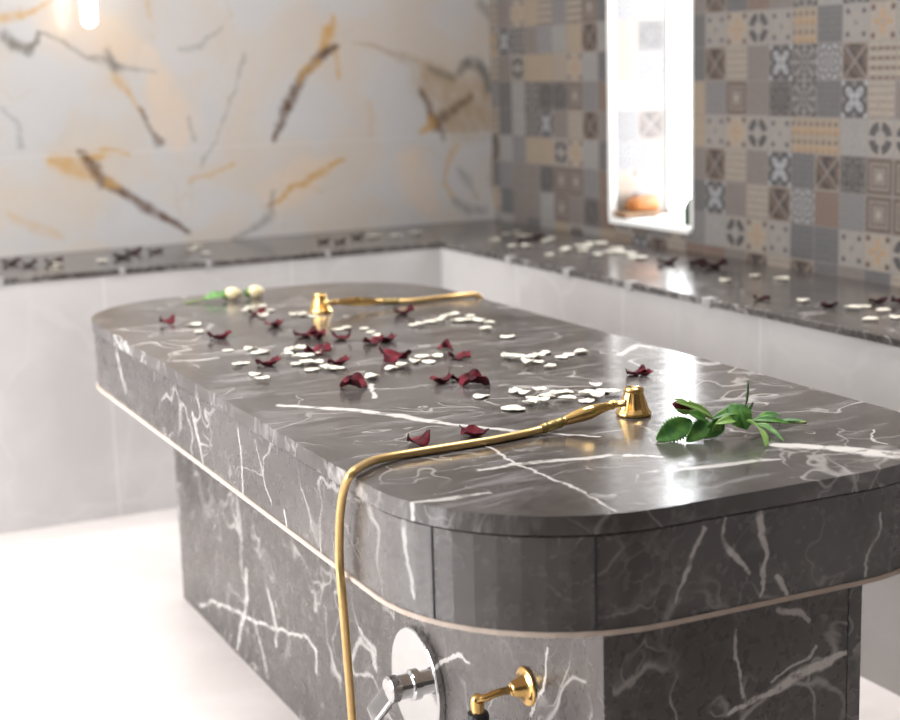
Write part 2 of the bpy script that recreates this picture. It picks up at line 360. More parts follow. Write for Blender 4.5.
    m.color(hs.outputs[0]); return m
KEYS = dict(r='ring', s='star', f='flower', g='grid', b='bars', t='stripes', l='leafprint', d='damask', m='frame', o='dots', e='medallion', c='lace', u='bluegrey', k='dark', n='brown', a='tan', i='light', p='taupe')
PATS = list(KEYS.values()); PM = [patmat(k) for k in PATS]; IDX = {k: PATS.index(v) for k, v in KEYS.items()}

# ------------------------------------------------------------------ room shell
def struct(o): o['kind'] = 'structure'; return o
struct(link('floor', boxmesh(XL-.2, X2+.2, YF-.2, Y2+.2, -.1, 0), Mf))
struct(link('ceiling', boxmesh(XL-.2, X2+.2, YF-.2, Y2+.2, CEIL, CEIL+.1), M_plaster))
def veined_wall():
    """front face of the back wall as a fine grid that carries the marble's drawn veins as a colour attribute"""
    x0, x1, z0, z1, st = .30, X2+.02, .70, 1.90, .0042
    nx, nz = int((x1-x0)/st)+1, int((z1-z0)/st)+1
    gx, gz = np.meshgrid(np.linspace(x0, x1, nx), np.linspace(z0, z1, nz))
    rs = np.random.RandomState(5)
    def wob(freq, amp):
        o_ = np.zeros_like(gx)
        for _ in range(7):
            kx, kz, ph = rs.normal(0, freq), rs.normal(0, freq), rs.uniform(0, 6.28); o_ += np.sin(kx*gx+kz*gz+ph)
        return o_*amp/2.6
    px, pz = gx-WALLO.x+wob(14, .007)+wob(60, .004)+wob(170, .0025), gz+wob(14, .007)+wob(60, .004)+wob(170, .0025)
    grain = .5+.5*np.tanh(wob(55, 1.0)+wob(160, .8)+.5)
    C = np.zeros((nz, nx, 3)); A = np.zeros((nz, nx))
    for colr, amt, pts, ws, soft in STK:
        P_ = [wp(*q) for q in pts]; W_ = [w*PXM*1.45 for w in ws]; best = np.full(gx.shape, 9.0)
        for i in range(len(P_)-1):
            ax_, az_ = P_[i][0], P_[i][2]; dx, dz = P_[i+1][0]-ax_, P_[i+1][2]-az_; L2 = max(dx*dx+dz*dz, 1e-9)
            t = np.clip(((px-ax_)*dx+(pz-az_)*dz)/L2, 0, 1)
            best = np.minimum(best, np.hypot(px-ax_-t*dx, pz-az_-t*dz)/(W_[i]+t*(W_[i+1]-W_[i])))
        k = np.clip((1.15-best)/(soft+.25), 0, 1); k = k*k*(3-2*k)*amt*(.55+.45*grain)
        nA = k+A*(1-k)
        for j in range(3): C[..., j] = np.where(nA > 1e-6, (colr[j]*k+C[..., j]*A*(1-k))/np.maximum(nA, 1e-6), 0)
        A = nA
    V = np.stack([gx.ravel(), np.full(gx.size, Y2), gz.ravel()], 1).tolist()
    F_ = [(r*nx+i, r*nx+i+1, (r+1)*nx+i+1, (r+1)*nx+i) for r in range(nz-1) for i in range(nx-1)]
    xa, xb = XL-.2, X2+.35
    def quad(*q): n = len(V); V.extend(list(map(list, q))); F_.append((n, n+1, n+2, n+3))
    quad((xa, Y2, 0), (x0, Y2, 0), (x0, Y2, CEIL), (xa, Y2, CEIL)); quad((x0, Y2, 0), (x1, Y2, 0), (x1, Y2, z0), (x0, Y2, z0))
    quad((x0, Y2, z1), (x1, Y2, z1), (x1, Y2, CEIL), (x0, Y2, CEIL)); quad((x1, Y2, 0), (xb, Y2, 0), (xb, Y2, CEIL), (x1, Y2, CEIL))
    yb = Y2+.15
    quad((xb, yb, 0), (xa, yb, 0), (xa, yb, CEIL), (xb, yb, CEIL)); quad((xa, Y2, 0), (xa, Y2, CEIL), (xa, yb, CEIL), (xa, yb, 0)); quad((xb, Y2, 0), (xb, yb, 0), (xb, yb, CEIL), (xb, Y2, CEIL))
    V = [(v[0]-WALLO.x, v[1]-WALLO.y, v[2]) for v in V]
    me = bpy.data.meshes.new('wall_back'); me.from_pydata(V, [], F_)
    at_ = me.color_attributes.new('vein', 'FLOAT_COLOR', 'POINT')
    buf = np.zeros((len(V), 4), dtype=np.float32); buf[:gx.size, :3] = C.reshape(-1, 3); buf[:gx.size, 3] = A.ravel()
    at_.data.foreach_set('color', buf.ravel()); return me
struct(link('wall_back', veined_wall(), Mw, loc=WALLO))
struct(link('wall_front', boxmesh(XL-.2, X2+.2, YF-.15, YF, 0, CEIL), M_darkwall))

# right wall: patchwork tiles with the slit window
COLW = (at(705.5, 25, 0, X2).y - at(897, 25, 0, X2).y)/8
CY0 = at(705.5, 25, 0, X2).y                       # left edge of column 0
ROWH = (at(745, 5, 0, X2).z - at(745, 250, 0, X2).z)/7.15
RZ0 = at(745, 46, 0, X2).z                         # bottom edge of row A
WY1, WY0 = at(611.5, 100, 0, X2).y, at(691, 100, 0, X2).y     # slit window far / near edge
WZ0, WZ1 = at(650, 227, 0, X2).z, 2.25
XG = at(667, 100, 1, WY1).x                        # plane of the window frame
near = {1: 'lknpeiel', 0: 'ofrogkof', -1: 'ltpsecLb', -2: 'umpdekst', -3: 'ofroggir', -4: 'ltpskldm', -5: 'sptlcnum', -6: 'irfokkof', -7: 'npltlkpk'}
near = {k: v.replace('L', 'l') for k, v in near.items()}
ex = {1: 'mb', 0: 'or', -1: 'bg', -2: 'pt', -3: 'rn', -4: 'mn', -5: 'ml', -6: 'rf', -7: 'to'}
far = {0: 'ilaicpes', -1: 'kiftaarp', -2: 'numddeik', -3: 'pltpseik', -4: 'kifraaui', -5: 'nummdppu', -6: 'ndpmippk', -7: 'airaikpi'}
def tile_key(ci, ri):
    """column ci counts right from the tile right of the window, row ri up"""
    rnd = random.Random(ci*91+ri*37)
    if 0 <= ci < 8 and ri in near: return near[ri][ci]
    if 8 <= ci < 10 and ri in ex: return ex[ri][ci-8]
    if ci == -1: return 'kpnukpaak'[(ri+9) % 9]
    if ci <= -6 and ri in far and -6-ci < 8: return far[ri][-6-ci]
    return rnd.choice('rsfgbtldmoecukpiapnoru')
def tiled(name, x, yspan, zspan, hole, thick):
    """tile faces on plane X=x cut at the hole, plus a plain core behind"""
    me = bpy.data.meshes.new(name); V, Fc, mi, uvs = [], [], [], []
    def quad(y0, y1, z0, z1, ci, ri):
        Yb, Ya = CY0-ci*COLW, CY0-(ci+1)*COLW; Za = RZ0+ri*ROWH
        n = len(V); V.extend([(x, y0, z0), (x, y1, z0), (x, y1, z1), (x, y0, z1)]); Fc.append((n+3, n+2, n+1, n))
        U = [((Yb-yy)/COLW, (zz-Za)/ROWH) for yy, zz in ((y0, z0), (y1, z0), (y1, z1), (y0, z1))]
        uvs.append([U[3], U[2], U[1], U[0]]); mi.append(IDX[tile_key(ci, ri)])
    ys = range(math.floor((CY0-yspan[1])/COLW), math.ceil((CY0-yspan[0])/COLW)); zs = range(math.floor((zspan[0]-RZ0)/ROWH), math.ceil((zspan[1]-RZ0)/ROWH))
    for ci in ys:
        for ri in zs:
            y0, y1 = max(CY0-(ci+1)*COLW, yspan[0]), min(CY0-ci*COLW, yspan[1]); z0, z1 = max(RZ0+ri*ROWH, zspan[0]), min(RZ0+(ri+1)*ROWH, zspan[1])
            hy0, hy1, hz0, hz1 = hole
            if y1 <= hy0 or y0 >= hy1 or z1 <= hz0 or z0 >= hz1: quad(y0, y1, z0, z1, ci, ri); continue
            if y0 < hy0: quad(y0, hy0, z0, z1, ci, ri)
            if y1 > hy1: quad(hy1, y1, z0, z1, ci, ri)
            a, b = max(y0, hy0), min(y1, hy1)
            if z0 < hz0: quad(a, b, z0, hz0, ci, ri)
            if z1 > hz1: quad(a, b, hz1, z1, ci, ri)
    # reveals (far and near) tiled too, soffit and the wall core in plaster
    for yy, flip in ((hole[1], 0), (hole[0], 1)):
        for k in range(4):
            for ri in zs:
                z0, z1 = max(RZ0+ri*ROWH, hole[2]), min(RZ0+(ri+1)*ROWH, hole[3])
                xa, xb = x+k*COLW, min(x+(k+1)*COLW, x+thick)
                if z1 <= z0 or xb <= xa: continue
                n = len(V); V.extend([(xa, yy, z0), (xb, yy, z0), (xb, yy, z1), (xa, yy, z1)])
                Fc.append((n, n+1, n+2, n+3)); f0, f1 = (z0-RZ0-ri*ROWH)/ROWH, (z1-RZ0-ri*ROWH)/ROWH; ww = (xb-xa)/COLW
                uvs.append([(0, f0), (ww, f0), (ww, f1), (0, f1)])
                kk = {(1, 0): 'd', (1, -3): 'l', (0, -1): 'a', (1, -1): 'u', (0, -2): 'i', (1, -2): 'i', (0, 0): 'a', (1, -4): 'u', (0, -3): 'u', (0, -4): 'c', (1, 1): 'o', (0, 1): 'c'}.get((k, ri), random.Random(k*7+ri).choice('iocuft'))
                mi.append(IDX[kk])
    pl = len(PM); X3 = x+thick
    def face(q): n = len(V); V.extend(q); Fc.append((n, n+1, n+2, n+3)); mi.append(pl); uvs.append([(0, 0)]*4)
    hy0, hy1, hz0, hz1 = hole; (ya, yb), (za, zb) = yspan, zspan
    face([(x, hy0, hz1), (X3, hy0, hz1), (X3, hy1, hz1), (x, hy1, hz1)]); face([(x, hy0, hz0), (x, hy1, hz0), (X3, hy1, hz0), (X3, hy0, hz0)])
    for (p0, p1, q0, q1) in ((ya, hy0, za, zb), (hy1, yb, za, zb), (hy0, hy1, za, hz0), (hy0, hy1, hz1, zb)): face([(X3, p0, q0), (X3, p1, q0), (X3, p1, q1), (X3, p0, q1)])
    face([(x, ya, za), (x, ya, zb), (X3, ya, zb), (X3, ya, za)]); face([(x, yb, za), (X3, yb, za), (X3, yb, zb), (x, yb, zb)])
    face([(x, ya, zb), (x, yb, zb), (X3, yb, zb), (X3, ya, zb)]); face([(x, ya, za), (X3, ya, za), (X3, yb, za), (x, yb, za)])
    me.from_pydata(V, [], Fc)
    for m in PM: me.materials.append(m.m)
    me.materials.append(M_plaster.m)
    uvl = me.uv_layers.new(name='UVMap')
    for pi, poly in enumerate(me.polygons):
        poly.material_index = mi[pi]
        for k, li in enumerate(poly.loop_indices): uvl.data[li].uv = uvs[pi][k]
    return link(name, me)
THK = XG+.036-X2
struct(tiled('wall_right', X2, (YF-.1, Y2), (0, CEIL), (WY0, WY1, WZ0, WZ1), THK))
# slit window
w1 = struct(empty('window_1', (XG, (WY0+WY1)/2, WZ0)))
def rel(bm_, root):
    me = mesh(bm_); loc = Vector(root.location)
    for v in me.vertices: v.co -= loc
    return me
bm = bmesh.new(); fw = .014
box(bm, XG, XG+.03, WY1-.007, WY1, WZ0, WZ1); box(bm, XG, XG+.03, WY0, WY0+.004, WZ0, WZ1); box(bm, XG, XG+.05, WY0, WY1, WZ1-fw, WZ1); box(bm, XG, XG+.05, WY0, WY1, WZ0+.012, WZ0+.012+fw)
link('window_frame', rel(bm, w1), M_white, w1)
bm = bmesh.new(); box(bm, XG+.02, XG+.026, WY0+fw, WY1-fw, WZ0+.03, WZ1-fw); link('glass_pane', rel(bm, w1), M_glass, w1)
bm = bmesh.new(); box(bm, X2-.012, XG+.02, WY0-.004, WY1+.004, WZ0-.004, WZ0+.014, bev=.003); link('window_sill', rel(bm, w1), M_white, w1)
bm = bmesh.new(); tw = .02
box(bm, X2-.008, X2+.012, WY1-.006, WY1+.012, WZ0+.012, WZ1); link('casing', rel(bm, w1), M_white, w1)
bm = bmesh.new(); box(bm, X2-.0015, X2+.012, WY0-.012, WY0+.001, WZ0+.012, WZ1); link('casing', rel(bm, w1), M_white, w1)
ZSILL = WZ0+.014

# left wall with the big window that lights the room (out of view)
LY0, LY1, LZ0, LZ1 = 1.6, 4.3, 0.25, 2.45
bm = bmesh.new()
box(bm, XL-.2, XL, YF, LY0, 0, CEIL); box(bm, XL-.2, XL, LY1, Y2, 0, CEIL); box(bm, XL-.2, XL, LY0, LY1, 0, LZ0); box(bm, XL-.2, XL, LY0, LY1, LZ1, CEIL)
struct(link('wall_left', mesh(bm), M_plaster))
w2 = struct(empty('window_2', (XL-.1, (LY0+LY1)/2, LZ0)))
bm = bmesh.new()
for y in (LY0, LY0+(LY1-LY0)/3, LY0+2*(LY1-LY0)/3, LY1-.05): box(bm, XL-.13, XL-.07, y, y+.05, LZ0, LZ1)
box(bm, XL-.13, XL-.07, LY0, LY1, LZ0, LZ0+.05); box(bm, XL-.13, XL-.07, LY0, LY1, LZ1-.05, LZ1)
link('window_frame', rel(bm, w2), M_white, w2)
bm = bmesh.new(); box(bm, XL-.103, XL-.097, LY0, LY1, LZ0, LZ1); link('glass_pane', rel(bm, w2), M_glass, w2)

# ------------------------------------------------------------------ bench round the walls
bench = tag(empty('wall_bench', (X1, Y1, 0)), 'white-fronted wall bench with dark grey marble top running round the corner', 'bench')
def sub(bm_, root): return rel(bm_, root)
MB = dark_marble('bench_marble', seed=4.3, rough=.17, veins=.3)
ME = dark_marble('bench_edge_marble', seed=2.1, rough=.25, veins=.3)
zt0 = ZB-TB
bm = bmesh.new(); box(bm, XL, X2, Y1+.004, Y2, zt0, ZB); link('seat_slab', sub(bm, bench), MB, bench)
bm = bmesh.new(); box(bm, X1+.004, X2, YF, Y1+.004, zt0, ZB); link('seat_slab', sub(bm, bench), MB, bench)
bm = bmesh.new()
box(bm, XL, X1-.006, Y1-.006, Y1+.004, zt0, ZB, bev=.002); box(bm, X1-.006, X1+.004, YF, Y1+.004, zt0, ZB, bev=.002)
link('edge_strip', sub(bm, bench), ME, bench)
jb = [at(x, y, 1, Y1-.006).x for x, y in ((0, 276), (122, 270), (209, 262), (328, 253))]
for xx in jb:
    bm = bmesh.new(); box(bm, xx-.009, xx+.009, Y1-.0075, Y1+.02, zt0-.004, ZB+.0006); link('edge_block', sub(bm, bench), M_pale, bench)  # small pale block set over the dark edge strip
for x, y in ((508, 257), (566, 272), (628, 284), (706, 302)):
    yy = at(x, y, 0, X1-.006).y; bm = bmesh.new(); box(bm, X1-.0075, X1+.02, yy-.018, yy+.018, zt0-.004, ZB+.0006); link('edge_block', sub(bm, bench), M_pale, bench)
TW1 = white_tile('bench_front_tile_back', 0, (at(15, 450, 1, Y1).x-X1)+.3, .45, .6)
TW2 = white_tile('bench_front_tile_side', 1, (at(845, 380, 0, X1).y-Y1)+.3, .45, .6)
bm = bmesh.new(); box(bm, XL, X1+.02, Y1, Y1+.03, 0, zt0); link('front_panel', sub(bm, bench), TW1, bench)
bm = bmesh.new(); box(bm, X1, X1+.03, YF, Y1, 0, zt0); link('front_panel', sub(bm, bench), TW2, bench)

# ------------------------------------------------------------------ the marble slab table
CXY = Vector(((SXL+SXR)/2, (SYF+SYB)/2, 0))
table = tag(empty('massage_table', CXY), 'large dark grey marble massage slab with rounded corners on a narrower pedestal', 'massage table')
def outline(inset, r, seg):
    x0, x1, y0, y1 = SXL+inset, SXR-inset, SYF+inset, SYB-inset; out = []
    for cx, cy, a0 in ((x1-r, y0+r, -90), (x1-r, y1-r, 0), (x0+r, y1-r, 90), (x0+r, y0+r, 180)):
        for k in range(seg+1):
            a = math.radians(a0+90*k/seg); out.append((cx+r*math.cos(a), cy+r*math.sin(a)))
    return out
def prism(bm, pts, z0, z1, bev=0.0):
    lo = [bm.verts.new((x, y, z0)) for x, y in pts]; hi = [bm.verts.new((x, y, z1)) for x, y in pts]; n = len(pts)
    bm.faces.new(lo[::-1]); top = bm.faces.new(hi); sides = [bm.faces.new((lo[i], lo[(i+1) % n], hi[(i+1) % n], hi[i])) for i in range(n)]
    if bev: bmesh.ops.bevel(bm, geom=list(top.edges), offset=bev, segments=3, affect='EDGES', profile=.5)
    return bm
def tp(px, py, z=ZT): q = at(px, py, 2, z); return (q.x, q.y, q.z)
TOPV = [(2, [tp(x, y) for x, y in ((777, 445), (830, 448), (905, 456))], [.016, .024, .030], 1.0),
        (2, [tp(x, y) for x, y in ((280, 405), (330, 408), (395, 415), (450, 424), (520, 431), (600, 437))], [.008, .015, .015, .011, .009, .004], .8),
        (2, [tp(x, y) for x, y in ((408, 502), (450, 499), (490, 493))], [.004, .012, .006], .8),
        (2, [tp(x, y) for x, y in ((480, 470), (540, 462), (610, 455), (660, 456))], [.008, .012, .012, .006], .8),
        (2, [tp(x, y) for x, y in ((485, 445), (520, 465), (580, 490), (615, 510))], [.003, .004, .004, .003], .8),
        (2, [tp(x, y) for x, y in ((670, 470), (720, 465), (780, 459))], [.008, .014, .008], .7),
        (2, [tp(x, y) for x, y in ((370, 384), (374, 398))], [.006, .006], .8),
        (2, [tp(x, y) for x, y in ((172, 361), (195, 361), (215, 358))], [.008, .012, .008], .5),
        (2, [tp(x, y) for x, y in ((620, 355), (638, 345), (655, 348))], [.01, .014, .01], .5),
        (2, [tp(x, y) for x, y in ((875, 430), (872, 440), (885, 444))], [.003, .004, .003], .6),
        (2, [tp(x, y) for x, y in ((112, 333), (180, 377), (232, 409), (284, 441), (330, 468), (380, 500))], [.002, .003, .008, .012, .014, .012], .6)]
MT = dark_marble('slab_top_marble', TOPV, (CXY.x, CXY.y, 0), seed=0.7, streak=True, rough=.17, veins=.42)
def sp(px, py): q = at(px, py, 0, SXL); return (q.x, q.y, q.z)
APV = [(0, [sp(x, y) for x, y in ((112, 335), (118, 370), (124, 395))], [.010, .014, .006], .55),
       (0, [sp(x, y) for x, y in ((190, 415), (196, 440), (200, 462))], [.008, .007, .004], .7),
       (0, [sp(x, y) for x, y in ((236, 430), (240, 470), (242, 500))], [.006, .006, .004], .6),
       (0, [sp(x, y) for x, y in ((252, 440), (262, 480), (270, 505))], [.003, .004, .002], .6),
       (0, [sp(x, y) for x, y in ((392, 510), (396, 560), (402, 600))], [.006, .005, .003], .6),
       (0, [sp(x, y) for x, y in ((282, 512), (284, 528))], [.006, .006], .7),
       (1, [tuple(at(x, y, 1, SYF)) for x, y in ((730, 507), (722, 540), (735, 555), (752, 575))], [.003, .004, .007, .003], .8),
       (1, [tuple(at(x, y, 1, SYF)) for x, y in ((705, 530), (690, 570), (678, 602))], [.005, .004, .003], .8),
       (1, [tuple(at(x, y, 1, SYF)) for x, y in ((762, 515), (768, 560), (764, 600))], [.008, .005, .003], .8),
       (1, [tuple(at(x, y, 1, SYF)) for x, y in ((885, 515), (876, 545), (868, 575))], [.003, .004, .003], .8),
       (1, [tuple(at(x, y, 1, SYF)) for x, y in ((778, 575), (784, 592), (788, 600))], [.005, .006, .004], .8)]
MA = dark_marble('apron_marble', APV, (CXY.x, CXY.y, 0), seed=2.9, rough=.24, veins=.42)
def bp(px, py): q = at(px, py, 0, BXL); return (q.x, q.y, q.z)
PDV = [(0, [bp(x, y) for x, y in ((246, 570), (247, 600), (237, 648))], [.009, .012, .008], .75),
       (0, [bp(x, y) for x, y in ((268, 590), (276, 630), (276, 645))], [.008, .010, .008], .75),
       (0, [bp(x, y) for x, y in ((200, 605), (212, 602), (230, 608), (252, 620), (280, 630), (308, 637), (316, 650), (316, 672))], [.007, .007, .007, .006, .005, .005, .008, .006], .7),
       (0, [bp(x, y) for x, y in ((254, 620), (262, 650), (268, 676))], [.006, .008, .006], .7),
       (0, [bp(x, y) for x, y in ((236, 498), (240, 520), (243, 540))], [.008, .009, .005], .5),
       (0, [bp(x, y) for x, y in ((548, 648), (544, 690), (530, 715))], [.004, .004, .003], .8),
       (0, [bp(x, y) for x, y in ((405, 690), (440, 668), (458, 655), (470, 665))], [.003, .005, .007, .003], .7),
       (1, [tuple(at(x, y, 1, BYF)) for x, y in ((730, 712), (765, 693), (785, 684), (805, 672), (846, 655))], [.005, .006, .010, .013, .006], .9),
       (1, [tuple(at(x, y, 1, BYF)) for x, y in ((737, 630), (735, 655), (742, 685), (744, 695))], [.003, .004, .004, .004], .75),
       (1, [tuple(at(x, y, 1, BYF)) for x, y in ((772, 680), (795, 665), (812, 658), (816, 645))], [.003, .003, .003, .003], .7),
       (1, [tuple(at(x, y, 1, BYF)) for x, y in ((778, 610), (800, 616), (808, 622))], [.006, .008, .005], .7)]
MP = dark_marble('pedestal_marble', PDV, (CXY.x, CXY.y, 0), seed=5.2, rough=.28, veins=.5, spec=.6)
ZL = ZT-.026
bm = bmesh.new(); prism(bm, outline(0, RC, 20), ZL, ZT, bev=.004); prism(bm, outline(.014, RC-.014, 12), ZL-.0035, ZL); o = link('top_slab', sub(bm, table), MT, table)
bm = bmesh.new(); prism(bm, outline(.004, RC-.004, 14), ZS+.006, ZL-.0035); link('apron', sub(bm, table), MA, table)
bm = bmesh.new(); prism(bm, outline(.001, RC-.001, 12), ZS, ZS+.0065); link('grout_line', sub(bm, table), M_grout, table)
bm = bmesh.new(); box(bm, BXL, BXR, BYF, BYB, 0, ZS); link('pedestal', sub(bm, table), MP, table)
bm = bmesh.new(); box(bm, BXL-.0015, BXL+.012, BYF-.0015, BYF+.045, 0.002, ZS-.001); link('corner_strip', sub(bm, table), MA, table)
bm = bmesh.new(); box(bm, BXR-.022, BXR+.0015, BYF-.0015, BYF+.022, 0.002, ZS-.001); link('corner_strip', sub(bm, table), MA, table)
# dark hairline joints between the apron strips on the near corner
pts = outline(.004, RC-.004, 14)[-15:]
for k in (4, 11):
    bm = bmesh.new()
    x, y = pts[k]; nrm = Vector((x-(SXL+RC), y-(SYF+RC), 0)).normalized(); m4 = frame_to((0, 0, 1), (x+nrm.x*.0004, y+nrm.y*.0004, (ZS+.006+ZL)/2), nrm)
    bmesh.ops.create_cube(bm, size=1, matrix=m4 @ Matrix.Diagonal((.0022, .0028, ZL-ZS-.008, 1)))
    link('strip_joint', sub(bm, table), M_rubber, table)

# ------------------------------------------------------------------ brass hand showers
def shower_parts(root, base, top_dir, handle_pts, collar_pts, hose_pts, scale=1.0):
    """bell lying mouth down at base; handle and hose swept through world points"""
    b = Vector(base)
    m4 = frame_to(top_dir, b, (1, 0, 0)) @ Matrix.Scale(scale, 4)
    prof = [(.0275, 0), (.0290, .0025), (.0288, .006), (.0262, .009), (.0240, .013), (.0215, .021), (.0185, .030), (.0160, .037), (.0150, .040), (.0165, .0415), (.0165, .044), (.012, .047), (.004, .048)]
    fl = lambda z, a: 1-.075*abs(math.sin(a*6))*(1 if .008 < z < .038 else .15)
    bm = bmesh.new(); lathe(bm, prof, 72, m4, fl); link('shower_head', sub(bm, root), M_brass, root, smooth=True)
    bm = bmesh.new(); lathe(bm, [(.008, .0015), (.0255, .001), (.0255, .0035), (.008, .0035)], 40, m4); link('spray_face', sub(bm, root), M_agedbrass, root, smooth=True)
    hp = spline(handle_pts, 30); n = len(hp); L = [0]
    for i in range(1, n): L.append(L[-1]+(hp[i]-hp[i-1]).length)
    def hr(t):   # slim at the bell, a small ring, a swelling grip, slim again
        k = [(0, .0062), (.10, .0058), (.16, .0066), (.20, .0082), (.23, .0066), (.30, .0074), (.52, .0112), (.66, .0112), (.88, .0084), (.93, .0072), (1, .0070)]
        for (a, ra), (c_, rc) in zip(k, k[1:]):
            if t <= c_: return ra+(rc-ra)*(t-a)/(c_-a)
        return k[-1][1]
    fine = []; rad = []
    for i in range(n): fine.append(hp[i]); rad.append(hr(L[i]/L[-1])*scale)
    bm = bmesh.new(); sweep(bm, fine, rad, 20); link('handle', sub(bm, root), M_brass, root, smooth=True)
    bm = bmesh.new(); cp = [Vector(collar_pts[0]).lerp(Vector(collar_pts[1]), k/10) for k in range(11)]
    sweep(bm, cp, [r_*scale for r_ in (.0070, .0084, .0084, .0076, .0084, .0088, .0078, .0078, .0086, .0080, .0066)], 20); link('collar', sub(bm, root), M_agedbrass, root, smooth=False)
    bm = bmesh.new(); hs = spline(hose_pts, 36); sweep(bm, hs, .0064*scale, 16)
    link('hose', sub(bm, root), M_hose, root, smooth=True)

base = at(633.5, 415, 2, ZT)
sh = tag(empty('hand_shower', base), 'near brass hand shower at the front of the slab, hose hanging over the left edge', 'hand shower', 'brass hand showers on the slab')
def P(px, py, z): return tuple(at(px, py, 2, ZT+z))
handle = [P(626, 403, .034), P(612, 405, .030), P(590, 412, .024), P(567, 420, .0155), P(561, 422.5, .0135)]
collar = [P(562, 422, .0138), P(541, 429.5, .0085)]
hose = [P(543, 429, .0085), P(525, 433.5, .0065), P(490, 440.5, .0065), P(440, 448.5, .0066), P(400, 455, .0068), P(376, 460, .0085), P(362, 466, .009), tuple(at(350.5, 475, 0, SXL-.0075)), tuple(at(343.5, 492, 0, SXL-.011)), tuple(at(340, 520, 0, SXL-.011)), tuple(at(339.5, 560, 0, SXL-.010)), tuple(at(342, 592, 0, SXL-.010)),
        tuple(at(346, 640, 0, SXL-.004)), tuple(at(350, 690, 0, SXL+.004)), tuple(at(353, 730, 0, SXL+.012)), tuple(at(357, 790, 0, SXL+.035)), (.87, 1.93, .13), (.92, 1.87, .16)]
mixer_out = at(478, 714, 0, BXL-.075)
hose += [(.945, mixer_out.y+.008, .27), (mixer_out.x, mixer_out.y, mixer_out.z-.045)]
shower_parts(sh, base, (0.02, 0, 1), handle, collar, hose)

base2 = at(320.5, 312.5, 2, ZT)
sh2 = tag(empty('hand_shower', base2), 'far brass hand shower at the back of the slab, pointing left near the cream rosebuds', 'hand shower', 'brass hand showers on the slab')
handle = [P(325, 303, .030), P(338, 302, .026), P(355, 301.5, .021), P(374, 302, .015), P(382, 301.5, .0125)]
collar = [P(381, 301.6, .0125), P(398, 301.5, .0085)]
hose = [P(397, 301.3, .0085), P(415, 300.5, .0066), P(445, 297, .0068), P(465, 294.8, .0085), P(475, 294.3, .009)]
e = at(478, 296, 2, ZT)
hose += [(SXR+.012, hose[-1][1]+.005, ZT-.006), (SXR+.014, hose[-1][1]+.004, ZT-.06), (SXR+.01, hose[-1][1], ZS-.05), (SXR-.03, hose[-1][1]-.02, .30)]
shower_parts(sh2, base2, (0, 0, 1), handle, collar, hose, .98)

# ------------------------------------------------------------------ chrome mixer and brass outlet on the pedestal's left side
mc = at(421, 683, 0, BXL); R_ = .098
mix_ = tag(empty('shower_mixer', mc), 'round chrome mixer plate with lever on the left side of the pedestal', 'shower mixer')
m4 = frame_to((-1, 0, 0), mc, (0, 0, 1))
bm = bmesh.new(); lathe(bm, [(R_-.002, 0), (R_, .001), (R_, .011), (R_-.002, .0128), (R_-.006, .0132), (.03, .0133), (.005, .0133)], 64, m4); link('face_plate', sub(bm, mix_), M_chrome, mix_, smooth=False)
bm = bmesh.new(); lathe(bm, [(.024, .009), (.027, .011), (.027, .020), (.021, .023), (.021, .044), (.0235, .046), (.0235, .060), (.020, .063), (.004, .064)], 40, m4); link('cartridge_knob', sub(bm, mix_), M_chrome, mix_)
lv = at(384, 690, 0, BXL-.06)
bm = bmesh.new()
d = (Vector((mc.x-.052, mc.y, mc.z))); tip = Vector((mc.x-.075, mc.y+.035, mc.z-.055))
ax = (tip-d).normalized(); m5 = frame_to(ax, (d+tip)/2, (-1, 0, 0))
box(bm, -.007, .007, -.019, .019, -.040, .040, bev=.005); bmesh.ops.transform(bm, matrix=m5, verts=bm.verts)
link('lever', sub(bm, mix_), M_chrome, mix_)

oc = at(527, 686, 0, BXL)
outl = tag(empty('water_outlet', oc), 'brass wall elbow with round rosette and black hose connector beside the mixer', 'water outlet')
m4 = frame_to((-1, 0, 0), oc, (0, 0, 1))
bm = bmesh.new(); lathe(bm, [(.028, 0), (.030, .0015), (.0295, .004), (.026, .0055), (.017, .007), (.0165, .010), (.0145, .012), (.0135, .020), (.0105, .024), (.009, .027), (.003, .0275)], 40, m4)
link('rosette', sub(bm, outl), M_brass, outl, smooth=True)
el = [oc+Vector((-.030, 0, 0)), oc+Vector((-.05, .001, -.001)), oc+Vector((-.068, .004, -.006)), Vector((mixer_out.x, mixer_out.y, mixer_out.z+.022)), Vector((mixer_out.x, mixer_out.y, mixer_out.z))]
bm = bmesh.new(); sp_ = spline(el, 10); sweep(bm, sp_, [.0058 if i < 24 else .0058+.004*min(1, (i-24)/5) for i in range(len(sp_))], 20); link('elbow', sub(bm, outl), M_brass, outl, smooth=True)
bm = bmesh.new(); m6 = frame_to((0, 0, -1), (mixer_out.x, mixer_out.y, mixer_out.z+.004), (1, 0, 0)); lathe(bm, [(.009, 0), (.0155, .002), (.0165, .008), (.0165, .026), (.0145, .03), (.0145, .05), (.010, .052)], 32, m6); link('hose_nut', sub(bm, outl), M_rubber, outl, smooth=False)

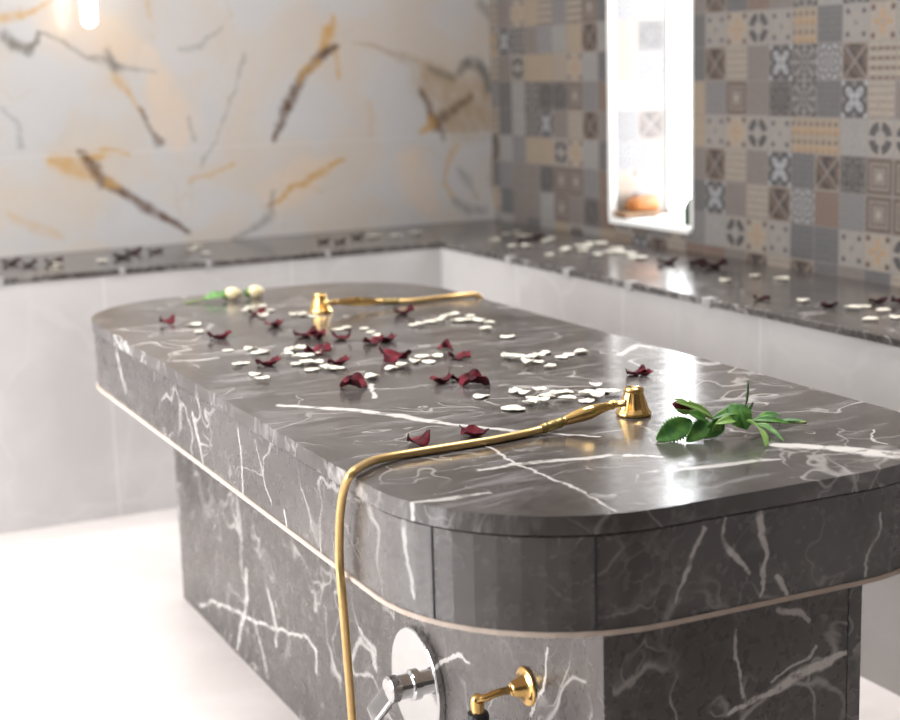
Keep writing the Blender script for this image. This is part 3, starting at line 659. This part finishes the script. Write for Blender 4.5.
# ------------------------------------------------------------------ petals
def sheet(fn, nu=9, nv=9, th=.0006):
    """thin closed sheet from fn(u,v)->Vector, u,v in -1..1 mapped on a disc"""
    bm = bmesh.new(); rows = []
    for s_ in (0, 1):
        grid = []
        for i in range(nu):
            row = []
            for j in range(nv):
                u = -1+2*i/(nu-1); v = -1+2*j/(nv-1)
                a = u*math.sqrt(max(0, 1-v*v/2)); b = v*math.sqrt(max(0, 1-u*u/2))
                row.append(bm.verts.new(fn(a, b)+Vector((0, 0, th*s_))))
            grid.append(row)
        rows.append(grid)
        for i in range(nu-1):
            for j in range(nv-1):
                q = (grid[i][j], grid[i+1][j], grid[i+1][j+1], grid[i][j+1]); bm.faces.new(q if s_ else q[::-1])
    A, B = rows; ring = [(i, 0) for i in range(nu)]+[(nu-1, j) for j in range(1, nv)]+[(i, nv-1) for i in range(nu-2, -1, -1)]+[(0, j) for j in range(nv-2, 0, -1)]
    for (i, j), (k, l) in zip(ring, ring[1:]+ring[:1]): bm.faces.new((A[i][j], A[k][l], B[k][l], B[i][j]))
    return bm
def grounded(bm, name):
    z = min(v.co.z for v in bm.verts)
    for v in bm.verts: v.co.z -= z
    me = mesh(bm, name)
    for p_ in me.polygons: p_.use_smooth = True
    return me
WHITE = []
for k in range(5):
    rr = random.Random(k+3); ca, cb, tw = rr.uniform(.0, .28), rr.uniform(.05, .35), rr.uniform(-.2, .2)
    def fn(u, v, ca=ca, cb=cb, tw=tw, k=k):
        w = .78*(1-.18*u)
        return Vector((u*.0145, v*.0145*w, .0145*(ca*u*u+cb*v*v+tw*u*v)+.0012*noise.noise(Vector((u*2+k*5, v*2, 0)))))
    me = grounded(sheet(fn), 'white_petal'); me.materials.append(M_petal.m); WHITE.append(me)
RED = []
for k in range(6):
    rr = random.Random(k+40); c1, c2 = rr.uniform(.45, .9), rr.uniform(-.1, .5); am = rr.uniform(.005, .009)
    def fn(u, v, c1=c1, c2=c2, am=am, k=k):
        ang = u*c1*1.5; R = .019/1.2/c1
        x = math.sin(ang)*R; z = (1-math.cos(ang))*R
        q = Vector((u*1.7+k*7, v*1.7, .3))
        d = Vector((noise.noise(q), noise.noise(q+Vector((9, 0, 0))), noise.noise(q+Vector((0, 9, 0)))))*am*(.35+u*u+v*v)
        return Vector((x, v*.014*(1+.15*u), z+.006*c2*v*v))+d
    me = grounded(sheet(fn, 11, 9, .0008), 'red_petal'); me.materials.append(M_red.m); RED.append(me)
def put(name, me, px, py, z, label, cat, group, rz=None, sc=1.0, lift=0.0):
    o = bpy.data.objects.new(name, me); COL.objects.link(o)
    q = at(px, py, 2, z); o.location = (q.x, q.y, z+lift+.0002); o.rotation_euler = (0, 0, rz if rz is not None else random.uniform(0, 6.28)); o.scale = (sc, sc, sc)
    return tag(o, label, cat, group)
# red petals: pixel of the foot, mesh, turn, size, label
for px, py, k, rz, sc, lab in [
 (167, 324, 1, .4, .85, 'dark red petal nearest the back left corner of the slab'),
 (220, 339, 0, 0., 1.25, 'boat-shaped dark red petal in front of two white petals on the left of the slab'),
 (257, 315, 2, .2, 1.0, 'dark red petal lying on white petals just below the cream rosebuds'),
 (276, 327, 3, .9, 1.15, 'curled dark red petal to the lower right of the cream rosebuds'),
 (268, 366, 0, .15, 1.15, 'shallow curled dark red petal on the left white petal cluster'),
 (303, 338, 4, .1, 1.05, 'left one of two dark red petals touching below the far brass shower head'),
 (318, 338, 3, 1.2, 1.2, 'right one of two dark red petals touching below the far brass shower head'),
 (342, 340, 1, 2.9, 1.0, 'dark red petal to the right of the pair below the far shower head'),
 (318, 354, 5, .35, 1.35, 'thin dark curled petal above the white heap in the middle left of the slab'),
 (338, 365, 0, .3, 1.0, 'slim dark red petal on the right end of the middle left white heap'),
 (354, 388, 2, 1.0, 1.25, 'crumpled dark red petal below the white heap, shaded on top'),
 (402, 315, 4, .2, 1.0, 'dark red petal in front of the far brass hose'),
 (374, 344, 5, .3, 1.1, 'left dark red petal of the three-petal clump in the middle of the slab'),
 (388, 342, 3, .7, 1.15, 'top right dark red petal of the three-petal clump in the middle of the slab'),
 (398, 361, 4, 2.6, 1.3, 'lowest dark red petal of the three-petal clump, curled like a hook'),
 (446, 350, 1, 1.1, .8, 'small upright dark red petal just above a flat red petal'),
 (460, 359, 5, .0, 1.05, 'flat long dark red petal below a small upright one'),
 (443, 383, 3, .5, 1.1, 'left dark red petal in the row of three in the centre of the slab'),
 (460, 381, 0, .2, .8, 'small middle dark red petal in the row of three in the centre of the slab'),
 (476, 386, 2, 1.3, 1.35, 'biggest bright red crumpled petal, right end of the row of three'),
 (418, 445, 1, .2, .85, 'small red petal with curled tips just behind the hose, left of another'),
 (474, 436, 3, 2.0, 1.0, 'red petal folded to a peak just behind the hose, right of another'),
 (634, 376, 4, .15, .8, 'left red petal of two touching behind the near brass shower head'),
 (644, 376, 0, .3, .7, 'right red petal of two touching behind the near brass shower head')]:
    o = put('red_petal', RED[k], px, py, ZT, lab, 'petal', 'dark red rose petals on the slab', rz, sc*1.1); o.scale.z *= 1.2
# white petals in loose clusters
CL = {
 'pair of white petals beside the boat-shaped red petal on the left of the slab': [(194, 326), (199, 333)],
 'lone white petal between the boat-shaped red petal and the left white cluster': [(228, 351)],
 'white petal in the loose cluster round the shallow curled red petal': [(251, 350), (257, 355), (243, 364), (238, 366), (255, 376), (262, 381), (264, 353)],
 'white petal beside the dark red petals just below the cream rosebuds': [(250, 308), (262, 309), (270, 311), (263, 319), (294, 315), (247, 313)],
 'white petal under the far brass shower head': [(312, 317), (304, 316)],
 'white petal in the heap at the middle left of the slab': [(292, 352), (299, 351), (308, 358), (300, 360), (318, 355), (324, 352), (297, 365), (306, 366), (316, 364), (324, 369), (331, 370), (338, 371), (312, 371), (288, 358)],
 'white petal behind the red petal right of the far shower head pair': [(338, 330), (347, 329)],
 'white petal behind the three-petal red clump in the middle of the slab': [(364, 329), (371, 333), (376, 336)],
 'white petal right beside the crumpled red petal below the heap': [(372, 379)],
 'white petal in the short trail in front of the three-petal red clump': [(393, 370), (402, 369), (415, 363), (422, 359), (429, 363), (436, 359)],
 'white petal in the row just in front of the far brass hose': [(413, 326), (420, 326), (431, 323), (440, 322), (446, 318), (453, 317), (458, 322), (467, 322), (474, 321), (480, 323), (470, 317), (489, 326), (486, 331)],
 'lone white petal to the right of the row at the back right of the slab': [(508, 338)],
 'white petal in the dense patch right of the flat red petal': [(508, 359), (515, 361), (521, 357), (527, 361), (533, 357), (540, 358), (546, 354), (528, 366), (537, 363), (550, 369)],
 'white petal in the thin line right of the dense white patch': [(562, 358), (569, 356), (581, 354)],
 'lone white petal below the biggest bright red petal': [(482, 398)],
 'white petal in the patch just above the near shower hose collar': [(517, 393), (524, 396), (532, 399), (539, 394), (547, 398), (556, 397), (565, 394), (567, 402), (530, 405), (543, 403)],
 'big white petal alone between the peaked red petal and the collar patch': [(514, 410), ],
 'white petal behind the handle of the near brass hand shower': [(588, 396), (596, 388), (603, 392), (612, 394), (587, 402), (597, 399)]}
for lab, pts in CL.items():
    for i, (px, py) in enumerate(pts):
        put('white_petal', random.choice(WHITE), px, py, ZT, lab, 'petal', 'white petals: '+lab, sc=random.uniform(.85, 1.2)*(1.3 if 'big white' in lab else 1), lift=.0035*(i % 2) if len(pts) > 4 else 0).scale.z *= random.uniform(1, 2.0)
# petals on the bench, their shade put into a near-black copy of the red
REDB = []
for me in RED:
    m2 = me.copy(); m2.materials[0] = M_red_shade.m; REDB.append(m2)
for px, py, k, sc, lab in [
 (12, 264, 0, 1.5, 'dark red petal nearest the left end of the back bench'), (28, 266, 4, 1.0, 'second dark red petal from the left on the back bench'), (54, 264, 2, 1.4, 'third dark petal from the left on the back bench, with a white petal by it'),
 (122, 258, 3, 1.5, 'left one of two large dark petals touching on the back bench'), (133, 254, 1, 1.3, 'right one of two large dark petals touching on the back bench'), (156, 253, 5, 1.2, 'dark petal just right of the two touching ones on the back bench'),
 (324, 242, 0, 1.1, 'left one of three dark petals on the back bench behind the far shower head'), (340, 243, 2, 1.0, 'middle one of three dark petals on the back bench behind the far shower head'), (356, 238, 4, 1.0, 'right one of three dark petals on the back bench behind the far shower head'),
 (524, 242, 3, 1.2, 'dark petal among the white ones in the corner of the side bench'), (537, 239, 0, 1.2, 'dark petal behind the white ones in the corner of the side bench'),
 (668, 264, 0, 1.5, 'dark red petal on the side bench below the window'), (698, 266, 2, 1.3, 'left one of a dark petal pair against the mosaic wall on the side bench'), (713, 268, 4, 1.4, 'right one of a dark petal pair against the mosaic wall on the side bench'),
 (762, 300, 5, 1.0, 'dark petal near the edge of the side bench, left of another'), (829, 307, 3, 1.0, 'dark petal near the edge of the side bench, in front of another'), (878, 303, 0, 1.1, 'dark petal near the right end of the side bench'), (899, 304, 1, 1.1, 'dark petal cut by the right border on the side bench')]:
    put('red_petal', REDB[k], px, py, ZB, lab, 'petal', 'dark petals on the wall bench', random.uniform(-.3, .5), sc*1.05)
CB = {
 'white petal beside the third dark petal on the left of the back bench': [(55, 268), (57, 266)],
 'white petal alone on the back bench left of the two large dark petals': [(102, 262), (86, 246)],
 'white petal on the back bench above the cream rosebuds': [(191, 250), (206, 254), (198, 247)],
 'white petal in the row on the back bench right of the dark petals': [(377, 237), (372, 238), (399, 236), (394, 237), (414, 233), (418, 234)],
 'lone white petal in the corner of the bench': [(494, 241)],
 'white petal in the scattered group in the corner of the side bench': [(522, 236), (527, 237), (527, 246), (513, 248), (546, 242), (552, 240), (550, 255), (562, 252), (567, 250), (517, 233), (507, 234)],
 'white petal in the bright heap on the side bench left of the window': [(582, 252), (587, 248), (592, 244), (600, 246), (580, 247)],
 'white petal in the bright heap on the side bench below the window': [(612, 253), (619, 253), (616, 249), (598, 257), (624, 254)],
 'white petal trailing right of the bright heap on the side bench': [(634, 258), (641, 259), (630, 254)],
 'pale petal against the mosaic wall on the side bench': [(725, 281), (755, 277), (781, 280)],
 'pale petal near the right end of the side bench': [(803, 302), (870, 321), (897, 318), (884, 312), (866, 307), (853, 310)]}
for lab, pts in CB.items():
    for i, (px, py) in enumerate(pts):
        put('white_petal', random.choice(WHITE), px, py, ZB, lab, 'petal', 'white petals: '+lab, sc=random.uniform(1.15, 1.5)*(1.25 if 'bright' in lab else 1), lift=.003*(i % 2))

# ------------------------------------------------------------------ cream rosebuds
def leafmesh(base, tip, width, up=(0, 0, 1), bend=0.12, fold=.25, n=14, serr=.06, shape=.9):
    """pointed leaf blade from base to tip, folded along the midrib, toothed margin"""
    a, b = Vector(base), Vector(tip); ax = b-a; L = ax.length; ax.normalize()
    upv = Vector(up); upv = (upv-ax*upv.dot(ax)).normalized(); side = ax.cross(upv)
    bm = bmesh.new(); layers = []
    for s_ in (0, 1):
        rows = []
        for i in range(n+1):
            t = i/n; w = width*math.sin(math.pi*min(1, t**shape*.96+.02))**.85*(1+serr*(1 if i % 2 else -1)*(0 < i < n))
            if i == n: w = width*.01
            row = []
            for j in range(-3, 4):
                f = j/3; p_ = a+ax*(L*t)+side*(w*f)+upv*(bend*L*math.sin(math.pi*t)+fold*w*abs(f)-.0006*s_)
                row.append(bm.verts.new(p_))
            rows.append(row)
        layers.append(rows)
        for i in range(n):
            for j in range(6):
                q = (rows[i][j], rows[i][j+1], rows[i+1][j+1], rows[i+1][j]); bm.faces.new(q if s_ else q[::-1])
    A, B = layers; ring = [(i, 0) for i in range(n+1)]+[(n, j) for j in range(1, 7)]+[(i, 6) for i in range(n-1, -1, -1)]+[(0, j) for j in range(5, 0, -1)]
    for (i, j), (k, l) in zip(ring, ring[1:]+ring[:1]): bm.faces.new((A[i][j], A[k][l], B[k][l], B[i][j]))
    return bm
def budmesh(base, tip, r, turns=5):
    """closed rosebud: overlapping petal ridges spiralling round an egg"""
    a, b = Vector(base), Vector(tip); L = (b-a).length; m4 = frame_to(b-a, a)
    prof = [(r*.28, 0), (r*.62, L*.08), (r*.92, L*.24), (r, L*.42), (r*.94, L*.60), (r*.76, L*.78), (r*.5, L*.92), (r*.2, L*1.0)]
    bm = bmesh.new(); lathe(bm, prof, 40, m4, lambda z, an: 1+.07*((an*3/(2*math.pi)+z/L*.8) % 1.0)-.03); return bm
def part(name, bm_, mat, root, smooth=True): return link(name, rel(bm_, root), mat, root, smooth=smooth)
for bp_, label, tipo in (((234, 300), 'left cream rosebud with dark green sepals and a stem on the back of the slab', -1), ((257, 298), 'right cream rosebud beside another at the back of the slab', 1)):
    q = at(*bp_, 2, ZT)
    rb = tag(empty('rosebud', q), label, 'rosebud', 'cream rosebuds at the back of the slab')
    c0 = q+Vector((-.024, .004, .015)); c1 = q+Vector((.018, -.004, .018))
    part('bloom', budmesh(c0, c1, .0168), M_cream, rb)
    for k in range(4):
        an = k*1.57+.4; sd = Vector((0, math.cos(an), max(-.6, math.sin(an))))
        part('sepal', leafmesh(c0+Vector((-.008, 0, -.001))+sd*.003, c0+Vector((.016, 0, 0))+sd*.0164, .0065, up=sd, bend=.08, fold=.1, n=8), M_leaf, rb)
    if tipo < 0:
        st = [c0+Vector((.002, 0, 0)), c0+Vector((-.03, .006, -.006)), c0+Vector((-.10, .012, -.0125))]; rs = .0024
        part('leaf', leafmesh(c0+Vector((-.05, .006, -.006)), c0+Vector((.004, -.012, -.002)), .013, up=(0, -.6, .8)), M_leaf, rb)
    else: st = [c0+Vector((.002, 0, 0)), c0+Vector((-.014, .004, -.005)), c0+Vector((-.024, .010, -.012))]; rs = .0024
    bm = bmesh.new(); sweep(bm, spline(st, 8), rs, 10); part('stem', bm, M_stem, rb)

# ------------------------------------------------------------------ red rose stalk with leaves
q0 = at(735, 432, 2, ZT)
rose = tag(empty('rose_stalk', q0), 'cut rose lying at the front right of the slab, small red bud and green leaves', 'rose')
def PY(px, py, y): return at(px, py, 1, y)
def PS(px, py, lift=.002): return at(px, py, 2, ZT+lift)
YR = 1.895
st = [PS(807, 422.5, .004), PS(780, 422, .005), PY(752, 421, 1.885), PY(735, 419.5, 1.885), PY(716, 419, YR), PY(702, 414, YR), PY(688, 408, YR)]
bm = bmesh.new(); sweep(bm, spline(st, 8), .0024, 10); part('stem', bm, M_stem, rose)
bud0, bud1 = PY(690, 409, YR), PY(673, 403.5, YR)
part('bloom', budmesh(bud0, bud1, .0078), M_red, rose)
for b0, t0, w, pale, up in [
  ((692, 410, YR), (673, 399, YR-.010), .0045, 1, (-.3, -.6, .8)), ((693, 409, YR), (688, 399.5, YR), .004, 1, (.3, -.5, .8)), ((692, 411, YR), (675, 409, YR-.01), .0045, 1, (-.2, -.8, -.3))]:
    part('sepal', leafmesh(PY(*b0), PY(*t0), w, up=up, n=8), M_leafpale if pale else M_leaf, rose)
LV = [  # base, tip, half width, pale, facing, bend
  (PY(692, 421, 1.895), PS(656, 440), .0185, 0, (.15, -.8, .55), .05),        # big front left leaf
  (PY(709, 421, 1.89), PS(686, 442), .0145, 0, (.2, -.8, .6), .08),
  (PY(713, 418, YR-.01), PY(676, 402, YR-.016), .0065, 1, (-.25, -.7, .7), .10),  # pale leaf along the bud
  (PY(706, 420, 1.885), PY(688, 413, 1.885), .0085, 0, (0, -.8, .6), .08),
  (PY(724, 420, 1.885), PS(703, 438), .0125, 0, (.3, -.8, .5), .08),
  (PY(718, 421, 1.875), PS(712, 436), .008, 1, (.1, -.8, .5), .10),
  (PY(747, 428, 1.865), PY(729, 404, 1.89), .0195, 0, (-.3, -.85, .5), .10),    # dark toothed leaf in the middle
  (PY(746, 430, 1.86), PY(740, 405, 1.885), .012, 0, (.2, -.9, .3), .08),
  (PY(743, 411, 1.89), PY(712, 419, 1.88), .0085, 0, (0, -.6, .8), .10),
  (PY(738, 420, 1.875), PY(715, 424, 1.87), .007, 1, (0, -.7, .7), .10),
  (PY(745, 408, 1.885), PY(748, 380, 1.89), .0042, 0, (.5, -.8, .1), .03),       # upright spike
  (PY(746, 412, 1.885), PY(753, 402, 1.875), .0045, 0, (.3, -.8, .1), .05),
  (PY(747, 421, 1.86), PS(766, 447), .0125, 1, (.5, -.6, .6), .10),             # pale leaf hanging to the front
  (PY(752, 423, 1.87), PS(784, 441), .0070, 0, (.1, -.6, .8), .08),
  (PY(756, 424, 1.87), PS(777, 433), .0060, 1, (.1, -.6, .8), .10),
  (PY(752, 420, 1.885), PS(790, 424, .006), .0065, 0, (0, -.6, .8), .08),
  (PY(757, 418, 1.90), PY(782, 416, 1.92), .006, 0, (0, -.4, .9), .08),
  (PS(775, 421, .006), PS(807, 421.5, .005), .0035, 0, (0, -.5, .9), .05)]
for b0, t0, w, pale, up, bend in LV:
    part('leaf', leafmesh(b0, t0, w, up=up, bend=bend, n=26, serr=.13), M_leafpale if pale else M_leaf, rose)

# ------------------------------------------------------------------ things on the window sill
YSP = (WY0+WY1)/2
q = at(641, 213, 1, WY1-.052)
dish = tag(empty('soap_dish', (q.x, q.y, ZSILL)), 'dark brown wooden soap dish on the window sill under the orange soap', 'soap dish')
bm = bmesh.new(); box(bm, -.085, .06, -.040, .040, .006, .020, bev=.004); link('tray', mesh(bm), M_wood, dish)
for yy in (-.065, .04):
    bm = bmesh.new(); box(bm, yy-.006, yy+.006, -.03, .03, 0, .007); link('foot', mesh(bm), M_wood, dish)
bm = bmesh.new(); box(bm, -.042, .058, -.03, .03, 0, .046, bev=.012)
for v in bm.verts:
    v.co.y *= 1+.08*math.sin(v.co.z*60); v.co.z += .004*math.sin(v.co.x*40)*(v.co.z > .02)
sp2 = link('soap_bar', mesh(bm), M_soap, loc=(q.x, q.y, ZSILL+.0202), smooth=True)
tag(sp2, 'orange amber soap bar lying on the wooden dish on the window sill', 'soap')
for nm, mat, px, py, rr, hh, lab in (('white_bottle', M_white, 678, 216, .017, .085, 'small white bottle on the window sill, right of the soap'), ('green_bottle', M_bottlegreen, 689, 217, .016, .082, 'dark green bottle at the right end of the window sill')):
    xb_ = X2+(.05 if nm == 'green_bottle' else .08)
    q = at(px, py, 0, xb_); q.z = ZSILL
    bt = tag(empty(nm.split('_')[1], q), lab, 'bottle')
    bm = bmesh.new(); lathe(bm, [(rr*.9, 0), (rr, .003), (rr, hh*.72), (rr*.8, hh*.80), (rr*.45, hh*.84), (rr*.42, hh*.88)], 28); link('body', mesh(bm), mat, bt, smooth=True)
    bm = bmesh.new(); lathe(bm, [(rr*.55, hh*.87), (rr*.58, hh*.88), (rr*.58, hh*.99), (rr*.5, hh)], 24); link('cap', mesh(bm), mat, bt, smooth=True)

# ------------------------------------------------------------------ pendant lamp in front of the back wall
M_glow = NT('lit_tube', rough=.4); M_glow.color((.9, .9, .88)); M_glow.b.inputs['Emission Color'].default_value = (1, .98, .95, 1); M_glow.b.inputs['Emission Strength'].default_value = 3.5
qb = at(90, 27, 1, Y2-.2)
pend = tag(empty('pendant_lamp', (qb.x, qb.y, CEIL)), 'slim white glowing tube lamp hanging before the veined marble wall', 'lamp')
hz = qb.z-CEIL
bm = bmesh.new(); lathe(bm, [(.006, hz), (.018, hz+.006), (.023, hz+.02), (.023, hz+.5), (.02, hz+.505), (.006, hz+.506)], 28); link('tube_shade', mesh(bm), M_glow, pend, smooth=True)
bm = bmesh.new(); lathe(bm, [(.0025, hz+.5), (.0025, -.02)], 10); link('cord', mesh(bm), M_white, pend)
bm = bmesh.new(); lathe(bm, [(.035, -.025), (.04, -.02), (.04, 0)], 28); link('ceiling_rose', mesh(bm), M_white, pend)

# ------------------------------------------------------------------ light
WALL_FILL = 6.0
SKY_LEFT, SKY_SUN, FILL, EXPO = 6.6, 7.5, 13.0, 0.9
W = bpy.data.worlds.new('World'); S.world = W; W.use_nodes = True
nt = W.node_tree; bg = nt.nodes['Background']
# overcast sky, much brighter in the quarter of the sun, outside the slit window (+X)
tc = nt.nodes.new('ShaderNodeTexCoord'); dt = nt.nodes.new('ShaderNodeVectorMath'); dt.operation = 'DOT_PRODUCT'; dt.inputs[1].default_value = (.95, .25, .15)
mr = nt.nodes.new('ShaderNodeMapRange'); mr.interpolation_type = 'SMOOTHSTEP'
for i, v in enumerate((.1, .9, SKY_LEFT, SKY_SUN)): mr.inputs[i+1].default_value = v
nt.links.new(tc.outputs['Generated'], dt.inputs[0]); nt.links.new(dt.outputs['Value'], mr.inputs[0]); nt.links.new(mr.outputs[0], bg.inputs[1])
bg.inputs[0].default_value = (.95, .97, 1, 1)
def area(name, loc, rot, sx, sy, power, col=(1, 1, 1), portal=False):
    l = bpy.data.lights.new(name, 'AREA'); l.shape = 'RECTANGLE'; l.size = sx; l.size_y = sy; l.energy = power; l.color = col
    o = bpy.data.objects.new(name, l); COL.objects.link(o); o.location = loc; o.rotation_euler = rot
    if portal: l.cycles.is_portal = True
    return o
area('portal_left_window', (XL-.15, (LY0+LY1)/2, (LZ0+LZ1)/2), (0, -math.pi/2, 0), LZ1-LZ0, LY1-LY0, 1, portal=True)
area('portal_slit_window', (X2+THK+.01, (WY0+WY1)/2, (WZ0+WZ1)/2), (0, math.pi/2, 0), WZ1-WZ0, WY1-WY0, 1, portal=True)

for x_, y_ in ((-.7, 3.5), (.3, 3.2)):  # unseen fill panels, added to brighten the floor
    a_ = area('added_ceiling_fill', (x_, y_, CEIL-.02), (0, 0, 0), .9, 1.4, FILL, (1, .985, .97)); a_.data.spread = math.radians(110)

pr = area('added_ceiling_fill', (1.85, 2.5, CEIL-.02), (0, 0, 0), .4, 1.3, 9.0, (1, .985, .97)); pr.data.spread = math.radians(80)  # unseen fill, added to brighten the side bench front and floor
cv = area('added_wall_fill', (1.15, Y2-.22, CEIL-.02), (math.radians(-12), 0, 0), 1.9, .05, WALL_FILL, (1, .97, .93)); cv.data.spread = math.radians(120)  # unseen strip, added to brighten the back wall left of the corner

# ------------------------------------------------------------------ camera
cd = bpy.data.cameras.new('Camera'); cam = bpy.data.objects.new('Camera', cd); COL.objects.link(cam)
cd.sensor_fit = 'HORIZONTAL'; cd.sensor_width = 36; cd.lens = 36*FPX/900; cd.clip_start = .05; cd.clip_end = 50
m = Matrix((CR, CU, -CF)).transposed().to_4x4(); m.translation = (0, 0, CAMZ); cam.matrix_world = m
cd.dof.use_dof = True; cd.dof.focus_distance = (at(600, 425, 2, ZT)-Vector((0, 0, CAMZ))).dot(CF); cd.dof.aperture_fstop = 3.2
S.camera = cam
vs = S.view_settings; vs.view_transform = 'Standard'; vs.look = 'None'; vs.gamma = 1.0; vs.use_curve_mapping = False; vs.exposure = EXPO
